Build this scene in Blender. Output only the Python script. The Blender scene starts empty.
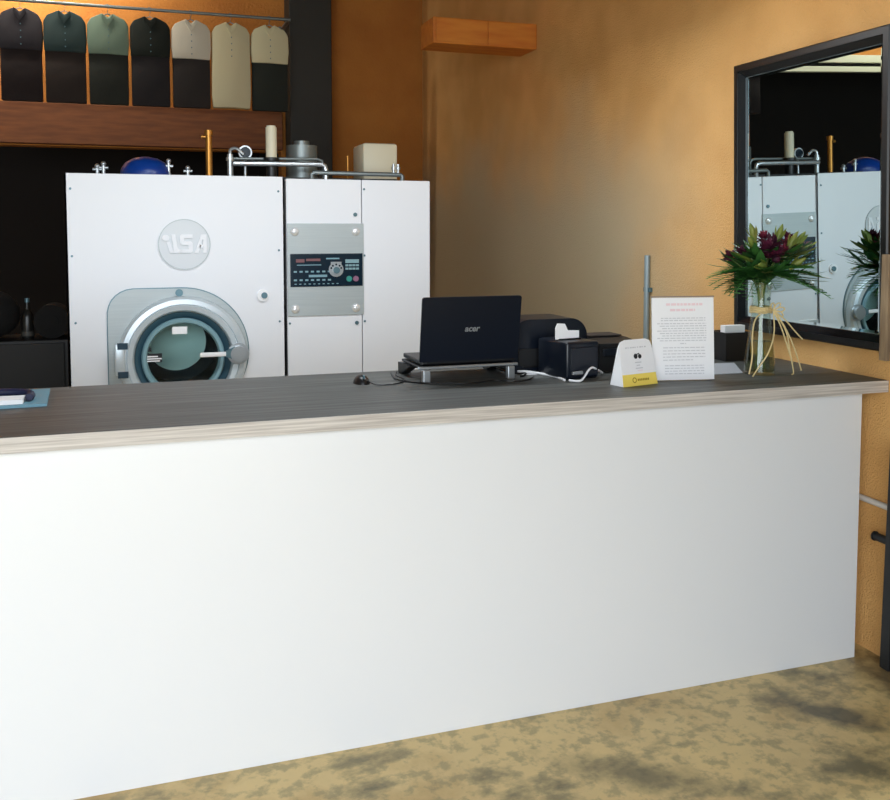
import bpy, bmesh, math, random
from mathutils import Vector, Matrix
random.seed(7)
SC = bpy.context.scene
COL = SC.collection
PI = math.pi
# ------------------------------------------------------------------ helpers
def lin(c):
    return tuple(((v/255)/12.92 if v/255 <= .04045 else ((v/255+.055)/1.055)**2.4) for v in c) + (1.0,)

def mat(name, rgb, rough=.5, metal=0.0, rgb2=None, scale=8, stretch=(1, 1, 1), detail=4, lo=.35, hi=.65,
        bump=0.0, bscale=60, bstretch=(1, 1, 1), coat=0.0, emit=0.0, spec=.5):
    m = bpy.data.materials.new(name); m.use_nodes = True
    nt = m.node_tree; b = nt.nodes['Principled BSDF']
    b.inputs['Base Color'].default_value = lin(rgb)
    b.inputs['Roughness'].default_value = rough
    b.inputs['Metallic'].default_value = metal
    b.inputs['Coat Weight'].default_value = coat
    b.inputs['Specular IOR Level'].default_value = spec
    tc = nt.nodes.new('ShaderNodeTexCoord')
    if rgb2 is not None:
        mp = nt.nodes.new('ShaderNodeMapping'); mp.inputs['Scale'].default_value = stretch
        nz = nt.nodes.new('ShaderNodeTexNoise'); nz.inputs['Scale'].default_value = scale; nz.inputs['Detail'].default_value = detail
        rp = nt.nodes.new('ShaderNodeValToRGB')
        rp.color_ramp.elements[0].position = lo; rp.color_ramp.elements[0].color = lin(rgb)
        rp.color_ramp.elements[1].position = hi; rp.color_ramp.elements[1].color = lin(rgb2)
        nt.links.new(tc.outputs['Object'], mp.inputs['Vector']); nt.links.new(mp.outputs['Vector'], nz.inputs['Vector'])
        nt.links.new(nz.outputs['Fac'], rp.inputs['Fac']); nt.links.new(rp.outputs['Color'], b.inputs['Base Color'])
    if bump:
        mp2 = nt.nodes.new('ShaderNodeMapping'); mp2.inputs['Scale'].default_value = bstretch
        n2 = nt.nodes.new('ShaderNodeTexNoise'); n2.inputs['Scale'].default_value = bscale; n2.inputs['Detail'].default_value = 5
        bp = nt.nodes.new('ShaderNodeBump'); bp.inputs['Strength'].default_value = bump; bp.inputs['Distance'].default_value = .02
        nt.links.new(tc.outputs['Object'], mp2.inputs['Vector']); nt.links.new(mp2.outputs['Vector'], n2.inputs['Vector'])
        nt.links.new(n2.outputs['Fac'], bp.inputs['Height']); nt.links.new(bp.outputs['Normal'], b.inputs['Normal'])
    if emit:
        b.inputs['Emission Color'].default_value = lin(rgb); b.inputs['Emission Strength'].default_value = emit
    return m

def thin_glass(name, tint, refl=1.0):
    m = bpy.data.materials.new(name); m.use_nodes = True; nt = m.node_tree; nt.nodes.clear()
    o = nt.nodes.new('ShaderNodeOutputMaterial'); mx = nt.nodes.new('ShaderNodeMixShader')
    t = nt.nodes.new('ShaderNodeBsdfTransparent'); g = nt.nodes.new('ShaderNodeBsdfGlossy'); lw = nt.nodes.new('ShaderNodeLayerWeight'); pw = nt.nodes.new('ShaderNodeMath'); pw.operation = 'POWER'; pw.inputs[1].default_value = 4
    fr = nt.nodes.new('ShaderNodeMath'); fr.operation = 'MULTIPLY_ADD'; fr.inputs[1].default_value = .55; fr.inputs[2].default_value = .04; lw.inputs['Blend'].default_value = .5
    nt.links.new(lw.outputs['Facing'], pw.inputs[0]); nt.links.new(pw.outputs[0], fr.inputs[0]); t.inputs['Color'].default_value = lin(tint); g.inputs['Roughness'].default_value = .02
    g.inputs['Color'].default_value = (refl, refl, refl, 1)
    nt.links.new(fr.outputs[0], mx.inputs['Fac']); nt.links.new(t.outputs[0], mx.inputs[1]); nt.links.new(g.outputs[0], mx.inputs[2])
    nt.links.new(mx.outputs[0], o.inputs['Surface']); return m

def wloc(o):
    v = Vector((0, 0, 0))
    while o: v += o.location; o = o.parent
    return v

class MB:
    def __init__(s): s.bm = bmesh.new()
    def _new(s, geom, m=None):
        if m is not None: bmesh.ops.transform(s.bm, matrix=m, verts=geom)
    def box(s, x0, x1, y0, y1, z0, z1, bev=0.0, seg=2):
        r = bmesh.ops.create_cube(s.bm, size=1); vs = r['verts']
        for v in vs: v.co = Vector(((x0+x1)/2+v.co.x*(x1-x0), (y0+y1)/2+v.co.y*(y1-y0), (z0+z1)/2+v.co.z*(z1-z0)))
        if bev:
            es = list({e for v in vs for e in v.link_edges})
            bmesh.ops.bevel(s.bm, geom=es, offset=bev, segments=seg, affect='EDGES', profile=.5)
        return s
    def prism(s, pts, axis, a, b, holes=None):
        # pts: 2D outline; axis 'y' -> (x,z) plane ; 'x' -> (y,z) ; 'z' -> (x,y)
        def P(p, t):
            return Vector((p[0], t, p[1])) if axis == 'y' else Vector((t, p[0], p[1])) if axis == 'x' else Vector((p[0], p[1], t))
        A = [s.bm.verts.new(P(p, a)) for p in pts]; B = [s.bm.verts.new(P(p, b)) for p in pts]
        n = len(pts); fs = [s.bm.faces.new(A), s.bm.faces.new(B[::-1])]
        for i in range(n): fs.append(s.bm.faces.new((A[i], B[i], B[(i+1) % n], A[(i+1) % n])))
        bmesh.ops.recalc_face_normals(s.bm, faces=fs)
        return s
    def ring(s, cx, cz, r0, r1, y0, y1, n=64):
        # flat annulus extruded along y
        L = []
        for r, y in ((r0, y0), (r1, y0), (r1, y1), (r0, y1)):
            L.append([s.bm.verts.new((cx+r*math.cos(2*PI*i/n), y, cz+r*math.sin(2*PI*i/n))) for i in range(n)])
        fs = []
        for k in range(4):
            for i in range(n):
                fs.append(s.bm.faces.new((L[k][i], L[k][(i+1) % n], L[(k+1) % 4][(i+1) % n], L[(k+1) % 4][i])))
        bmesh.ops.recalc_face_normals(s.bm, faces=fs)
        return s
    def cyl(s, p0, p1, r0, r1=None, n=20):
        r1 = r0 if r1 is None else r1
        p0, p1 = Vector(p0), Vector(p1); d = p1-p0
        q = Vector((0, 0, 1)).rotation_difference(d.normalized()).to_matrix().to_4x4()
        bmesh.ops.create_cone(s.bm, cap_ends=True, cap_tris=False, segments=n, radius1=r0, radius2=r1, depth=d.length,
                              matrix=Matrix.Translation((p0+p1)/2) @ q)
        return s
    def lathe(s, prof, c, axis='z', n=32):
        # prof list of (r, h)
        rings = []
        for r, h in prof:
            ring = []
            for i in range(n):
                a = 2*PI*i/n
                if axis == 'z': co = (c[0]+r*math.cos(a), c[1]+r*math.sin(a), c[2]+h)
                else: co = (c[0]+r*math.cos(a), c[1]+h, c[2]+r*math.sin(a))
                ring.append(s.bm.verts.new(co))
            rings.append(ring)
        fs = []
        for k in range(len(rings)-1):
            for i in range(n): fs.append(s.bm.faces.new((rings[k][i], rings[k][(i+1) % n], rings[k+1][(i+1) % n], rings[k+1][i])))
        fs.append(s.bm.faces.new(rings[0][::-1])); fs.append(s.bm.faces.new(rings[-1]))
        bmesh.ops.recalc_face_normals(s.bm, faces=fs)
        return s
    def tube(s, pts, r, n=10, smooth=0):
        P = [Vector(p) for p in pts]
        for _ in range(smooth):
            Q = [P[0]]
            for a, b in zip(P[:-1], P[1:]): Q += [a*.75+b*.25, a*.25+b*.75]
            P = Q+[P[-1]]
        rr = r if isinstance(r, (list, tuple)) else [r]*len(P)
        if len(rr) != len(P): rr = [rr[0]+(rr[-1]-rr[0])*i/(len(P)-1) for i in range(len(P))]
        rings = []; ref = None
        for i, p in enumerate(P):
            t = (P[min(i+1, len(P)-1)]-P[max(i-1, 0)]).normalized()
            if ref is None:
                ref = t.orthogonal().normalized()
            ref = (ref - t*ref.dot(t)).normalized(); o = t.cross(ref)
            rings.append([s.bm.verts.new(p+(ref*math.cos(2*PI*k/n)+o*math.sin(2*PI*k/n))*rr[i]) for k in range(n)])
        fs = []
        for a, b in zip(rings[:-1], rings[1:]):
            for k in range(n): fs.append(s.bm.faces.new((a[k], a[(k+1) % n], b[(k+1) % n], b[k])))
        fs.append(s.bm.faces.new(rings[0][::-1])); fs.append(s.bm.faces.new(rings[-1]))
        bmesh.ops.recalc_face_normals(s.bm, faces=fs)
        return s
    def ball(s, c, r, sc=(1, 1, 1), n=16):
        bmesh.ops.create_uvsphere(s.bm, u_segments=n, v_segments=max(6, n//2), radius=r, matrix=Matrix.Translation(c) @ Matrix.Diagonal((*sc, 1)))
        return s
    def quad(s, a, b, c, d):
        s.bm.faces.new([s.bm.verts.new(p) for p in (a, b, c, d)]); return s
    def leaf(s, base, d, up, L, W, bend=.3, seg=5, fold=.15):
        d = Vector(d).normalized(); up = Vector(up); side = d.cross(up)
        side = side.normalized() if side.length > 1e-4 else d.orthogonal().normalized(); nn = side.cross(d).normalized()
        base = Vector(base); rows = []
        for i in range(seg+1):
            t = i/seg; w = W*.5*(math.sin(PI*min(1, t*.93+.07))**.8) if i < seg else W*.02
            c = base+d*L*t-nn*(-bend)*L*(-(t*t))
            rows.append((s.bm.verts.new(c+side*w+nn*w*fold), s.bm.verts.new(c), s.bm.verts.new(c-side*w+nn*w*fold)))
        for a, b in zip(rows[:-1], rows[1:]):
            s.bm.faces.new((a[0], a[1], b[1], b[0])); s.bm.faces.new((a[1], a[2], b[2], b[1]))
        return s
    def xf(s, m): bmesh.ops.transform(s.bm, matrix=m, verts=s.bm.verts[:]); return s
    def build(s, name, m, parent=None, smooth=False, loc=None):
        base = Vector(loc) if loc is not None else (wloc(parent) if parent else Vector((0, 0, 0)))
        for v in s.bm.verts: v.co -= base
        me = bpy.data.meshes.new(name); s.bm.to_mesh(me); s.bm.free()
        if m: me.materials.append(m)
        o = bpy.data.objects.new(name, me); COL.objects.link(o)
        if parent: o.parent = parent
        elif loc is not None: o.location = base
        if smooth:
            for p in me.polygons: p.use_smooth = True
            try: me.set_sharp_from_angle(angle=math.radians(35))
            except Exception: pass
        return o

def thing(name, label, cat, loc, group=None):
    o = bpy.data.objects.new(name, None); o.empty_display_size = .05; COL.objects.link(o); o.location = loc
    tag(o, label, cat, group); return o
def tag(o, label, cat, group=None):
    o['label'] = label; o['category'] = cat
    if group: o['group'] = group
    return o
def struct(o): o['kind'] = 'structure'; return o
def dup(root, loc, label=None):
    r = root.copy(); COL.objects.link(r); r.location = loc
    if label: r['label'] = label
    for ch in list(root.children):
        c = ch.copy(); COL.objects.link(c); c.parent = r
        for g in list(ch.children):
            d = g.copy(); COL.objects.link(d); d.parent = c
    return r
def text_mesh(name, body, size, m, mtx, parent, offset=0.0, extrude=.001, shear=0, align='CENTER'):
    cu = bpy.data.curves.new(name, 'FONT'); cu.body = body; cu.size = size; cu.offset = offset; cu.extrude = extrude; cu.shear = shear
    cu.align_x = align; cu.align_y = 'CENTER'
    t = bpy.data.objects.new(name+'_tmp', cu); COL.objects.link(t)
    bpy.context.view_layer.update()
    me = bpy.data.meshes.new_from_object(t.evaluated_get(bpy.context.evaluated_depsgraph_get()))
    bpy.data.objects.remove(t); bpy.data.curves.remove(cu)
    me.name = name; me.transform(mtx)
    me.transform(Matrix.Translation(-wloc(parent)))
    me.materials.clear(); me.materials.append(m)
    o = bpy.data.objects.new(name, me); COL.objects.link(o); o.parent = parent
    return o
FRONT = Matrix.Rotation(PI/2, 4, 'X')     # text facing -Y
def rrect(x0, x1, z0, z1, r, n=8):
    if not isinstance(r, (tuple, list)): r = (r,)*4
    out = []
    for (cx, cz, a0), q in zip(((x1, z1, 0), (x0, z1, 90), (x0, z0, 180), (x1, z0, 270)), r):
        sx = -1 if cx == x1 else 1; sz = -1 if cz == z1 else 1
        if q <= 0: out.append((cx, cz)); continue
        for i in range(n+1):
            a = math.radians(a0+90*i/n); out.append((cx+sx*q+q*math.cos(a), cz+sz*q+q*math.sin(a)))
    return out

# ------------------------------------------------------------------ materials
M = dict(
    ochre=mat('ochre_plaster', (206, 158, 100), .5, rgb2=(192, 144, 88), scale=3, bump=.55, bscale=55),
    ochre_dark=mat('ochre_back_plaster', (190, 124, 54), .9, rgb2=(174, 108, 44), scale=2, bump=.4, bscale=40),
    ceil=mat('ceiling_board', (84, 78, 70), .9),
    plain=mat('shop_plaster', (186, 184, 178), .9),
    dark=mat('unlit_room_black', (28, 23, 21), .95),
    white=mat('white_melamine', (224, 225, 227), .28, spec=.5),
    enamel=mat('white_enamel', (229, 231, 236), .32),
    edge=mat('counter_edge_strip', (205, 198, 190), .45, rgb2=(168, 160, 152), scale=3, stretch=(1.2, 20, 60), detail=8),
    steel=mat('brushed_steel', (178, 186, 187), .45, .3, rgb2=(172, 180, 182), scale=3, stretch=(1, 1, 40)),
    steel_ring=mat('ring_steel', (206, 216, 222), .32, .35),
    rim=mat('rim_teal', (132, 168, 178), .35, .2),
    steel_dark=mat('bezel_steel', (92, 122, 132), .35, .4),
    drum=mat('drum_steel', (236, 246, 240), .6, .0),
    drum_dark=mat('drum_dark', (36, 60, 76), .5, .3),
    black=mat('black_plastic', (14, 15, 18), .38),
    navy=mat('laptop_shell', (7, 15, 28), .34, spec=.4),
    printer=mat('printer_plastic', (10, 18, 30), .3, spec=.5),
    boxblk=mat('matte_black', (11, 12, 15), .5),
    silver=mat('silver_metal', (190, 196, 200), .3, .8),
    chrome=mat('chrome', (220, 222, 226), .12, 1.0),
    brass=mat('bronze_pipe', (176, 124, 58), .3, .8),
    grey_pipe=mat('galvanised_pipe', (130, 138, 138), .4, .6),
    blue=mat('blue_enamel', (12, 58, 140), .3),
    cream=mat('cream_plastic', (222, 214, 188), .5),
    paper=mat('white_paper', (244, 244, 246), .7),
    paper_grey=mat('grey_paper', (170, 174, 182), .7),
    ink=mat('ink_grey', (206, 206, 210), .8),
    ink_dark=mat('ink_black', (34, 34, 38), .7),
    ink_red=mat('ink_faded_red', (240, 214, 218), .8),
    yellow=mat('yellow_card', (252, 224, 104), .6),
    ink_olive=mat('ink_olive', (170, 140, 40), .7),
    teal=mat('teal_folder', (104, 150, 168), .5),
    navy_cloth=mat('navy_strap', (22, 26, 60), .6),
    frame=mat('black_frame', (8, 9, 10), .4, rgb2=(12, 13, 14), scale=10),
    frame_in=mat('frame_inner_lacquer', (14, 19, 24), .25),
    batten=mat('weathered_batten', (150, 128, 100), .7, rgb2=(120, 100, 78), scale=6, stretch=(8, 8, 1)),
    board=mat('lintel_timber', (128, 74, 34), .7, rgb2=(106, 58, 26), scale=4, stretch=(1, 8, 8)),
    orange=mat('orange_lit_patch', (214, 134, 48), .6, rgb2=(200, 112, 36), scale=3, stretch=(1, 6, 6)),
    gate=mat('black_gate_paint', (22, 24, 26), .5),
    post=mat('dark_steel_post', (40, 38, 32), .6),
    stem=mat('stem_green', (96, 118, 56), .6),
    leaf=mat('leaf_green', (28, 74, 36), .5, rgb2=(60, 108, 46), scale=18),
    leaf2=mat('fern_green', (84, 148, 66), .55, rgb2=(60, 118, 54), scale=20),
    bud=mat('bud_green', (96, 122, 48), .5, rgb2=(138, 142, 66), scale=14),
    flower=mat('burgundy_petal', (86, 22, 44), .6, rgb2=(128, 40, 60), scale=30),
    flower2=mat('plum_petal', (50, 12, 34), .6, rgb2=(92, 24, 52), scale=30),
    raffia=mat('raffia', (222, 200, 146), .7),
    white_pipe=mat('white_conduit', (214, 210, 204), .5),
    conduit=mat('grey_conduit', (150, 166, 172), .4, .3),
    lampw=mat('fill_lamp_glow', (255, 246, 230), .5, emit=3.0),
    lcd=mat('lcd_panel', (132, 164, 172), .3),
    panel_blk=mat('control_glass', (14, 34, 48), .2),
    mark=mat('panel_marking', (120, 158, 172), .5),
    mark_red=mat('panel_marking_red', (120, 78, 82), .5),
    btn_green=mat('button_green', (48, 140, 130), .4),
    btn_pink=mat('button_pink', (140, 96, 122), .4),
    screw=mat('dome_screw_metal', (228, 230, 232), .18, .35),
    bezel=mat('bezel_teal', (64, 96, 112), .35, .3),
    badge=mat('badge_plate', (204, 208, 212), .4, .1),
    glass=thin_glass('thin_glass', (238, 250, 250)),
    vglass=thin_glass('vase_glass', (244, 248, 244)),
    water=thin_glass('vase_water', (232, 234, 214), .5),
    acrylic=thin_glass('acrylic', (240, 244, 246)),
)
# mirror
m = bpy.data.materials.new('mirror_silver'); m.use_nodes = True
b = m.node_tree.nodes['Principled BSDF']; b.inputs['Base Color'].default_value = lin((196, 212, 214)); b.inputs['Metallic'].default_value = 1; b.inputs['Roughness'].default_value = 0.0
M['mirror'] = m

# right wall: ochre plaster, with its cool grey sheen behind the counter painted in as khaki
def wall_paint():
    m = mat('ochre_plaster_grey_sheen', (206, 158, 98), .5, bump=.5, bscale=130); nt = m.node_tree; b = nt.nodes['Principled BSDF']
    tc = nt.nodes.new('ShaderNodeTexCoord'); sp = nt.nodes.new('ShaderNodeSeparateXYZ'); nz = nt.nodes.new('ShaderNodeTexNoise'); nz.inputs['Scale'].default_value = 1.4; nz.inputs['Detail'].default_value = 6
    nt.links.new(tc.outputs['Object'], sp.inputs[0]); nt.links.new(tc.outputs['Object'], nz.inputs['Vector'])
    def mr(src, a, b_):
        q = nt.nodes.new('ShaderNodeMapRange'); q.interpolation_type = 'SMOOTHSTEP'; q.inputs['From Min'].default_value = a; q.inputs['From Max'].default_value = b_
        nt.links.new(src, q.inputs['Value']); return q.outputs['Result']
    def mth(op, a, b_):
        q = nt.nodes.new('ShaderNodeMath'); q.operation = op
        for i, v in enumerate((a, b_)):
            if isinstance(v, float): q.inputs[i].default_value = v
            else: nt.links.new(v, q.inputs[i])
        return q.outputs[0]
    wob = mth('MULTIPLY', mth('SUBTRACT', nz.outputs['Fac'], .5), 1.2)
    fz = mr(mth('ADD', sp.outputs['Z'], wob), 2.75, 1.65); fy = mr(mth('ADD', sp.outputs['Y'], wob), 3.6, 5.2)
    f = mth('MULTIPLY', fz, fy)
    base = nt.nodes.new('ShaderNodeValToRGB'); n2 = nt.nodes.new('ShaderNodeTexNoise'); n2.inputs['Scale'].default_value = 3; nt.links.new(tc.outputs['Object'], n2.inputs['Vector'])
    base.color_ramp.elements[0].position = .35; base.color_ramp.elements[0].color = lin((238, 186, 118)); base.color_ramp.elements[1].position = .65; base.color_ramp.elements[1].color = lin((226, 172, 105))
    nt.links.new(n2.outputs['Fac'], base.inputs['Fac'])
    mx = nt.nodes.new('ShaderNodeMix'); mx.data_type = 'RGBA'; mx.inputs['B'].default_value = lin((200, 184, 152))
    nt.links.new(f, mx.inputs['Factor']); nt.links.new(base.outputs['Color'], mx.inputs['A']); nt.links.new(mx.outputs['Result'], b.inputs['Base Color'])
    return m
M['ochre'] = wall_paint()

# dark oak laminate of the counter top
def wood_top():
    m = bpy.data.materials.new('dark_oak_laminate'); m.use_nodes = True; nt = m.node_tree; b = nt.nodes['Principled BSDF']
    tc = nt.nodes.new('ShaderNodeTexCoord'); mp = nt.nodes.new('ShaderNodeMapping'); mp.inputs['Scale'].default_value = (1.0, 26, 26)
    n1 = nt.nodes.new('ShaderNodeTexNoise'); n1.inputs['Scale'].default_value = 1.6; n1.inputs['Detail'].default_value = 9; n1.inputs['Roughness'].default_value = .65
    rp = nt.nodes.new('ShaderNodeValToRGB'); e = rp.color_ramp.elements
    e[0].position = .3; e[0].color = lin((46, 48, 48)); e[1].position = .72; e[1].color = lin((104, 106, 102))
    k = e.new(.5); k.color = lin((76, 78, 76))
    nt.links.new(tc.outputs['Object'], mp.inputs['Vector']); nt.links.new(mp.outputs['Vector'], n1.inputs['Vector'])
    nt.links.new(n1.outputs['Fac'], rp.inputs['Fac']); nt.links.new(rp.outputs['Color'], b.inputs['Base Color'])
    b.inputs['Roughness'].default_value = .5
    bp = nt.nodes.new('ShaderNodeBump'); bp.inputs['Strength'].default_value = .12; bp.inputs['Distance'].default_value = .003
    nt.links.new(n1.outputs['Fac'], bp.inputs['Height']); nt.links.new(bp.outputs['Normal'], b.inputs['Normal'])
    return m
M['top'] = wood_top()

# stained polished concrete
def concrete():
    m = bpy.data.materials.new('stained_concrete'); m.use_nodes = True; nt = m.node_tree; b = nt.nodes['Principled BSDF']
    tc = nt.nodes.new('ShaderNodeTexCoord')
    def noise(sc, det, stretch=(1, 1, 1), off=(0, 0, 0), dist=0):
        mp = nt.nodes.new('ShaderNodeMapping'); mp.inputs['Scale'].default_value = stretch; mp.inputs['Location'].default_value = off
        n = nt.nodes.new('ShaderNodeTexNoise'); n.inputs['Scale'].default_value = sc; n.inputs['Detail'].default_value = det
        n.inputs['Roughness'].default_value = .62; n.inputs['Distortion'].default_value = dist
        nt.links.new(tc.outputs['Object'], mp.inputs['Vector']); nt.links.new(mp.outputs['Vector'], n.inputs['Vector']); return n
    def ramp(n, stops):
        r = nt.nodes.new('ShaderNodeValToRGB'); e = r.color_ramp.elements
        e[0].position, e[0].color = stops[0][0], stops[0][1]; e[1].position, e[1].color = stops[-1][0], stops[-1][1]
        for p, c in stops[1:-1]:
            k = e.new(p); k.color = c
        nt.links.new(n.outputs['Fac'], r.inputs['Fac']); return r
    base = ramp(noise(1.9, 10, dist=.15), [(.3, lin((186, 154, 98))), (.5, lin((220, 194, 136))), (.7, lin((232, 204, 140)))])
    st = ramp(noise(2.6, 14, (1.0, 1.5, 1), (3.1, .7, 0), .1), [(.53, (0, 0, 0, 1)), (.66, (.85, .85, .85, 1))])
    fine = ramp(noise(16, 15, (1, 1, 1), (1, 2, 0)), [(.49, (0, 0, 0, 1)), (.60, (.42, .55, .55, 1))])
    def blob(cx, cy, sx, sy, rot, lo, hi):
        mp = nt.nodes.new('ShaderNodeMapping'); mp.vector_type = 'TEXTURE'; mp.inputs['Location'].default_value = (cx, cy, 0); mp.inputs['Rotation'].default_value = (0, 0, rot); mp.inputs['Scale'].default_value = (sx, sy, 1)
        g = nt.nodes.new('ShaderNodeTexGradient'); g.gradient_type = 'SPHERICAL'; nt.links.new(tc.outputs['Object'], mp.inputs['Vector']); nt.links.new(mp.outputs['Vector'], g.inputs['Vector'])
        n = noise(7, 12, (1, 1, 1), (cx, cy, 0)); a = nt.nodes.new('ShaderNodeMath'); a.operation = 'MULTIPLY_ADD'; a.inputs[1].default_value = .9; nt.links.new(g.outputs['Fac'], a.inputs[0]); 
        nt.links.new(n.outputs['Fac'], a.inputs[2]); q = nt.nodes.new('ShaderNodeMapRange'); q.inputs['From Min'].default_value = lo; q.inputs['From Max'].default_value = hi; q.inputs['To Max'].default_value = .8
        nt.links.new(a.outputs[0], q.inputs['Value']); return q.outputs['Result']
    def over(prev, fac, col):
        m_ = nt.nodes.new('ShaderNodeMix'); m_.data_type = 'RGBA'; m_.inputs['B'].default_value = lin(col); nt.links.new(fac, m_.inputs['Factor']); nt.links.new(prev, m_.inputs['A']); return m_.outputs['Result']
    mx = nt.nodes.new('ShaderNodeMix'); mx.data_type = 'RGBA'; mx.inputs['B'].default_value = lin((96, 94, 72))
    nt.links.new(st.outputs['Color'], mx.inputs['Factor']); nt.links.new(base.outputs['Color'], mx.inputs['A'])
    mx2 = nt.nodes.new('ShaderNodeMix'); mx2.data_type = 'RGBA'; mx2.inputs['B'].default_value = lin((132, 124, 92))
    nt.links.new(fine.outputs['Color'], mx2.inputs['Factor']); nt.links.new(mx.outputs['Result'], mx2.inputs['A'])
    o_ = over(mx2.outputs['Result'], blob(2.27, 2.56, .48, .15, -.8, .85, 1.2), (62, 66, 60)); o_ = over(o_, blob(2.75, 2.7, .35, .5, 0, .75, 1.2), (78, 58, 38)); o_ = over(o_, blob(1.45, 2.45, .55, .16, -.6, .85, 1.3), (104, 98, 70))
    nt.links.new(o_, b.inputs['Base Color']); b.inputs['Roughness'].default_value = .45
    return m
M['floor'] = concrete()

# ------------------------------------------------------------------ the setting
WX = 2.79           # right wall plane
BY = 9.0            # back wall plane
LX = -6.0
CZ = 4.7
FY = -1.2
struct(MB().box(LX-.2, WX+.2, FY-4, 10.9, -.1, 0).build('floor', M['floor']))
struct(MB().box(LX-.2, WX+.2, FY, 10.9, CZ, CZ+.1).build('ceiling', M['ceil']))
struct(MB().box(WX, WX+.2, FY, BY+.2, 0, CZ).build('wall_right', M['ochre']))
struct(MB().box(LX-.2, LX, FY, 10.9, 0, CZ).build('wall_left', M['plain']))
# back wall: solid to the right, and above two dark openings
wb = MB()
wb.box(1.36, WX, BY, BY+.2, 0, CZ)
wb.box(-1.22, 1.36, BY, BY+.2, 2.46, CZ)
wb.box(LX, -1.22, BY, BY+.2, 3.5, CZ)
struct(wb.build('wall_back', M['ochre_dark']))
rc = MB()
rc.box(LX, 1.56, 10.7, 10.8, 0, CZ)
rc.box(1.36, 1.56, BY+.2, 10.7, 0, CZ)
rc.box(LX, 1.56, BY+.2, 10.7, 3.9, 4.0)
struct(rc.build('wall_recess', M['dark']))  # darkness of the unlit room put into a near-black wall colour
# shop front: two piers and a header around the open front
ft = MB()
ft.box(LX, -4.2, FY-.2, FY, 0, CZ)
ft.box(1.3, WX+.2, FY-.2, FY, 0, CZ)
ft.box(-4.2, 1.3, FY-.2, FY, 3.4, CZ)
struct(ft.build('wall_front', M['plain']))
d1 = struct(MB().box(WX-.03, WX-.001, -.6, 2.68, .005, 2.3, .004).build('bounce_block_door', M['gate']))  # added unseen dark door: cuts warm bounce, darkens the counter's right end
MB().box(WX-.09, WX-.0305, 2.5, 2.53, 1.0, 1.16, .006).build('bounce_block_handle', M['silver'], d1)
# timber lintel band and cream beams over the openings
struct(MB().box(-1.2, 1.36, BY-.1, BY, 2.47, 2.83, .006).build('trim_1', M['board']))
struct(MB().box(LX, -1.24, BY-.06, BY, 3.42, 3.51, .006).build('trim_2', M['cream']))
struct(MB().box(LX, -1.24, BY-.06, BY, 3.31, 3.375, .006).build('trim_3', M['cream']))
struct(MB().box(LX, -1.24, BY-.02, BY+.02, 3.375, 3.42).build('trim_4', M['dark']))

# ------------------------------------------------------------------ counter
ct = thing('counter_base', 'long white panelled reception counter base standing on the concrete floor', 'counter', (.6, 3.2, 0))
MB().box(-1.6, 2.69, 2.864, 2.886, 0, 1.068, .0015).build('front_panel', M['white'], ct)
MB().box(2.66, 2.69, 2.887, 3.62, 0, 1.066).build('end_panel', M['white'], ct)
MB().box(-1.6, -1.57, 2.887, 3.62, 0, 1.066).build('end_panel', M['white'], ct)
MB().box(-1.568, 2.658, 3.20, 3.60, .55, .575).build('inner_shelf', M['white'], ct)
wt = thing('countertop', 'long dark grey wood-grain countertop with a pale front edge', 'countertop', (.6, 3.26, 1.068))
MB().box(-1.62, WX-.002, 2.837, 3.70, 1.0685, 1.115, .003).build('top_board', M['top'], wt)
MB().box(-1.62, WX-.002, 2.832, 2.8368, 1.0685, 1.1145, .001).build('front_edge_strip', M['edge'], wt)
T = 1.1152

# ------------------------------------------------------------------ dry cleaning machine
MY = 5.45
dm = thing('dry_cleaning_machine', 'large white dry cleaning machine with round steel drum door behind the counter', 'dry cleaning machine', (.69, MY+.6, 0))
def circle(cx, cz, r, n=48, a0=0, a1=2*PI):
    return [(cx+r*math.cos(a0+(a1-a0)*i/n), cz+r*math.sin(a0+(a1-a0)*i/n)) for i in range(n)]
RC = (.25, .975)     # drum door centre (x, z)
# left cabinet with a round drum opening: shell in pieces around the hole
cab = MB()
x0, x1, zt = -.36, .838, 2.015
hole = circle(RC[0], RC[1], .30, 64)
outer = []
for (hx, hz) in hole:
    dx, dz = hx-RC[0], hz-RC[1]
    t = min(((x1-RC[0])/dx if dx > 1e-9 else (x0-RC[0])/dx if dx < -1e-9 else 1e9), ((zt-RC[1])/dz if dz > 1e-9 else (0.06-RC[1])/dz if dz < -1e-9 else 1e9))
    outer.append((RC[0]+dx*t, RC[1]+dz*t))
def front_with_hole(mb, y):
    H = [mb.bm.verts.new((p[0], y, p[1])) for p in hole]; O = [mb.bm.verts.new((p[0], y, p[1])) for p in outer]
    n = len(H)
    for i in range(n): mb.bm.faces.new((H[i], O[i], O[(i+1) % n], H[(i+1) % n]))
    # corners
    for (cx_, cz_) in ((x1, zt), (x0, zt), (x0, .06), (x1, .06)):
        k = min(range(n), key=lambda i: (abs(math.atan2(cz_-RC[1], cx_-RC[0]) % (2*PI) - (2*PI*(i+.5)/n))))
        mb.bm.faces.new((O[k], mb.bm.verts.new((cx_, y, cz_)), O[(k+1) % n]))
    # hole rim
    R = [mb.bm.verts.new((p[0], y+.05, p[1])) for p in hole]
    for i in range(n): mb.bm.faces.new((H[i], H[(i+1) % n], R[(i+1) % n], R[i]))
front_with_hole(cab, MY)
cab.box(x0, x0+.01, MY, MY+1.25, .06, zt); cab.box(x1-.01, x1, MY, MY+1.25, .06, zt)
cab.box(x0, x1, MY+.0005, MY+1.25, zt-.01, zt); cab.box(x0, x1, MY+1.24, MY+1.25, .06, zt)
bmesh.ops.recalc_face_normals(cab.bm, faces=cab.bm.faces[:])
cab.build('drum_cabinet', M['enamel'], dm)
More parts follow.
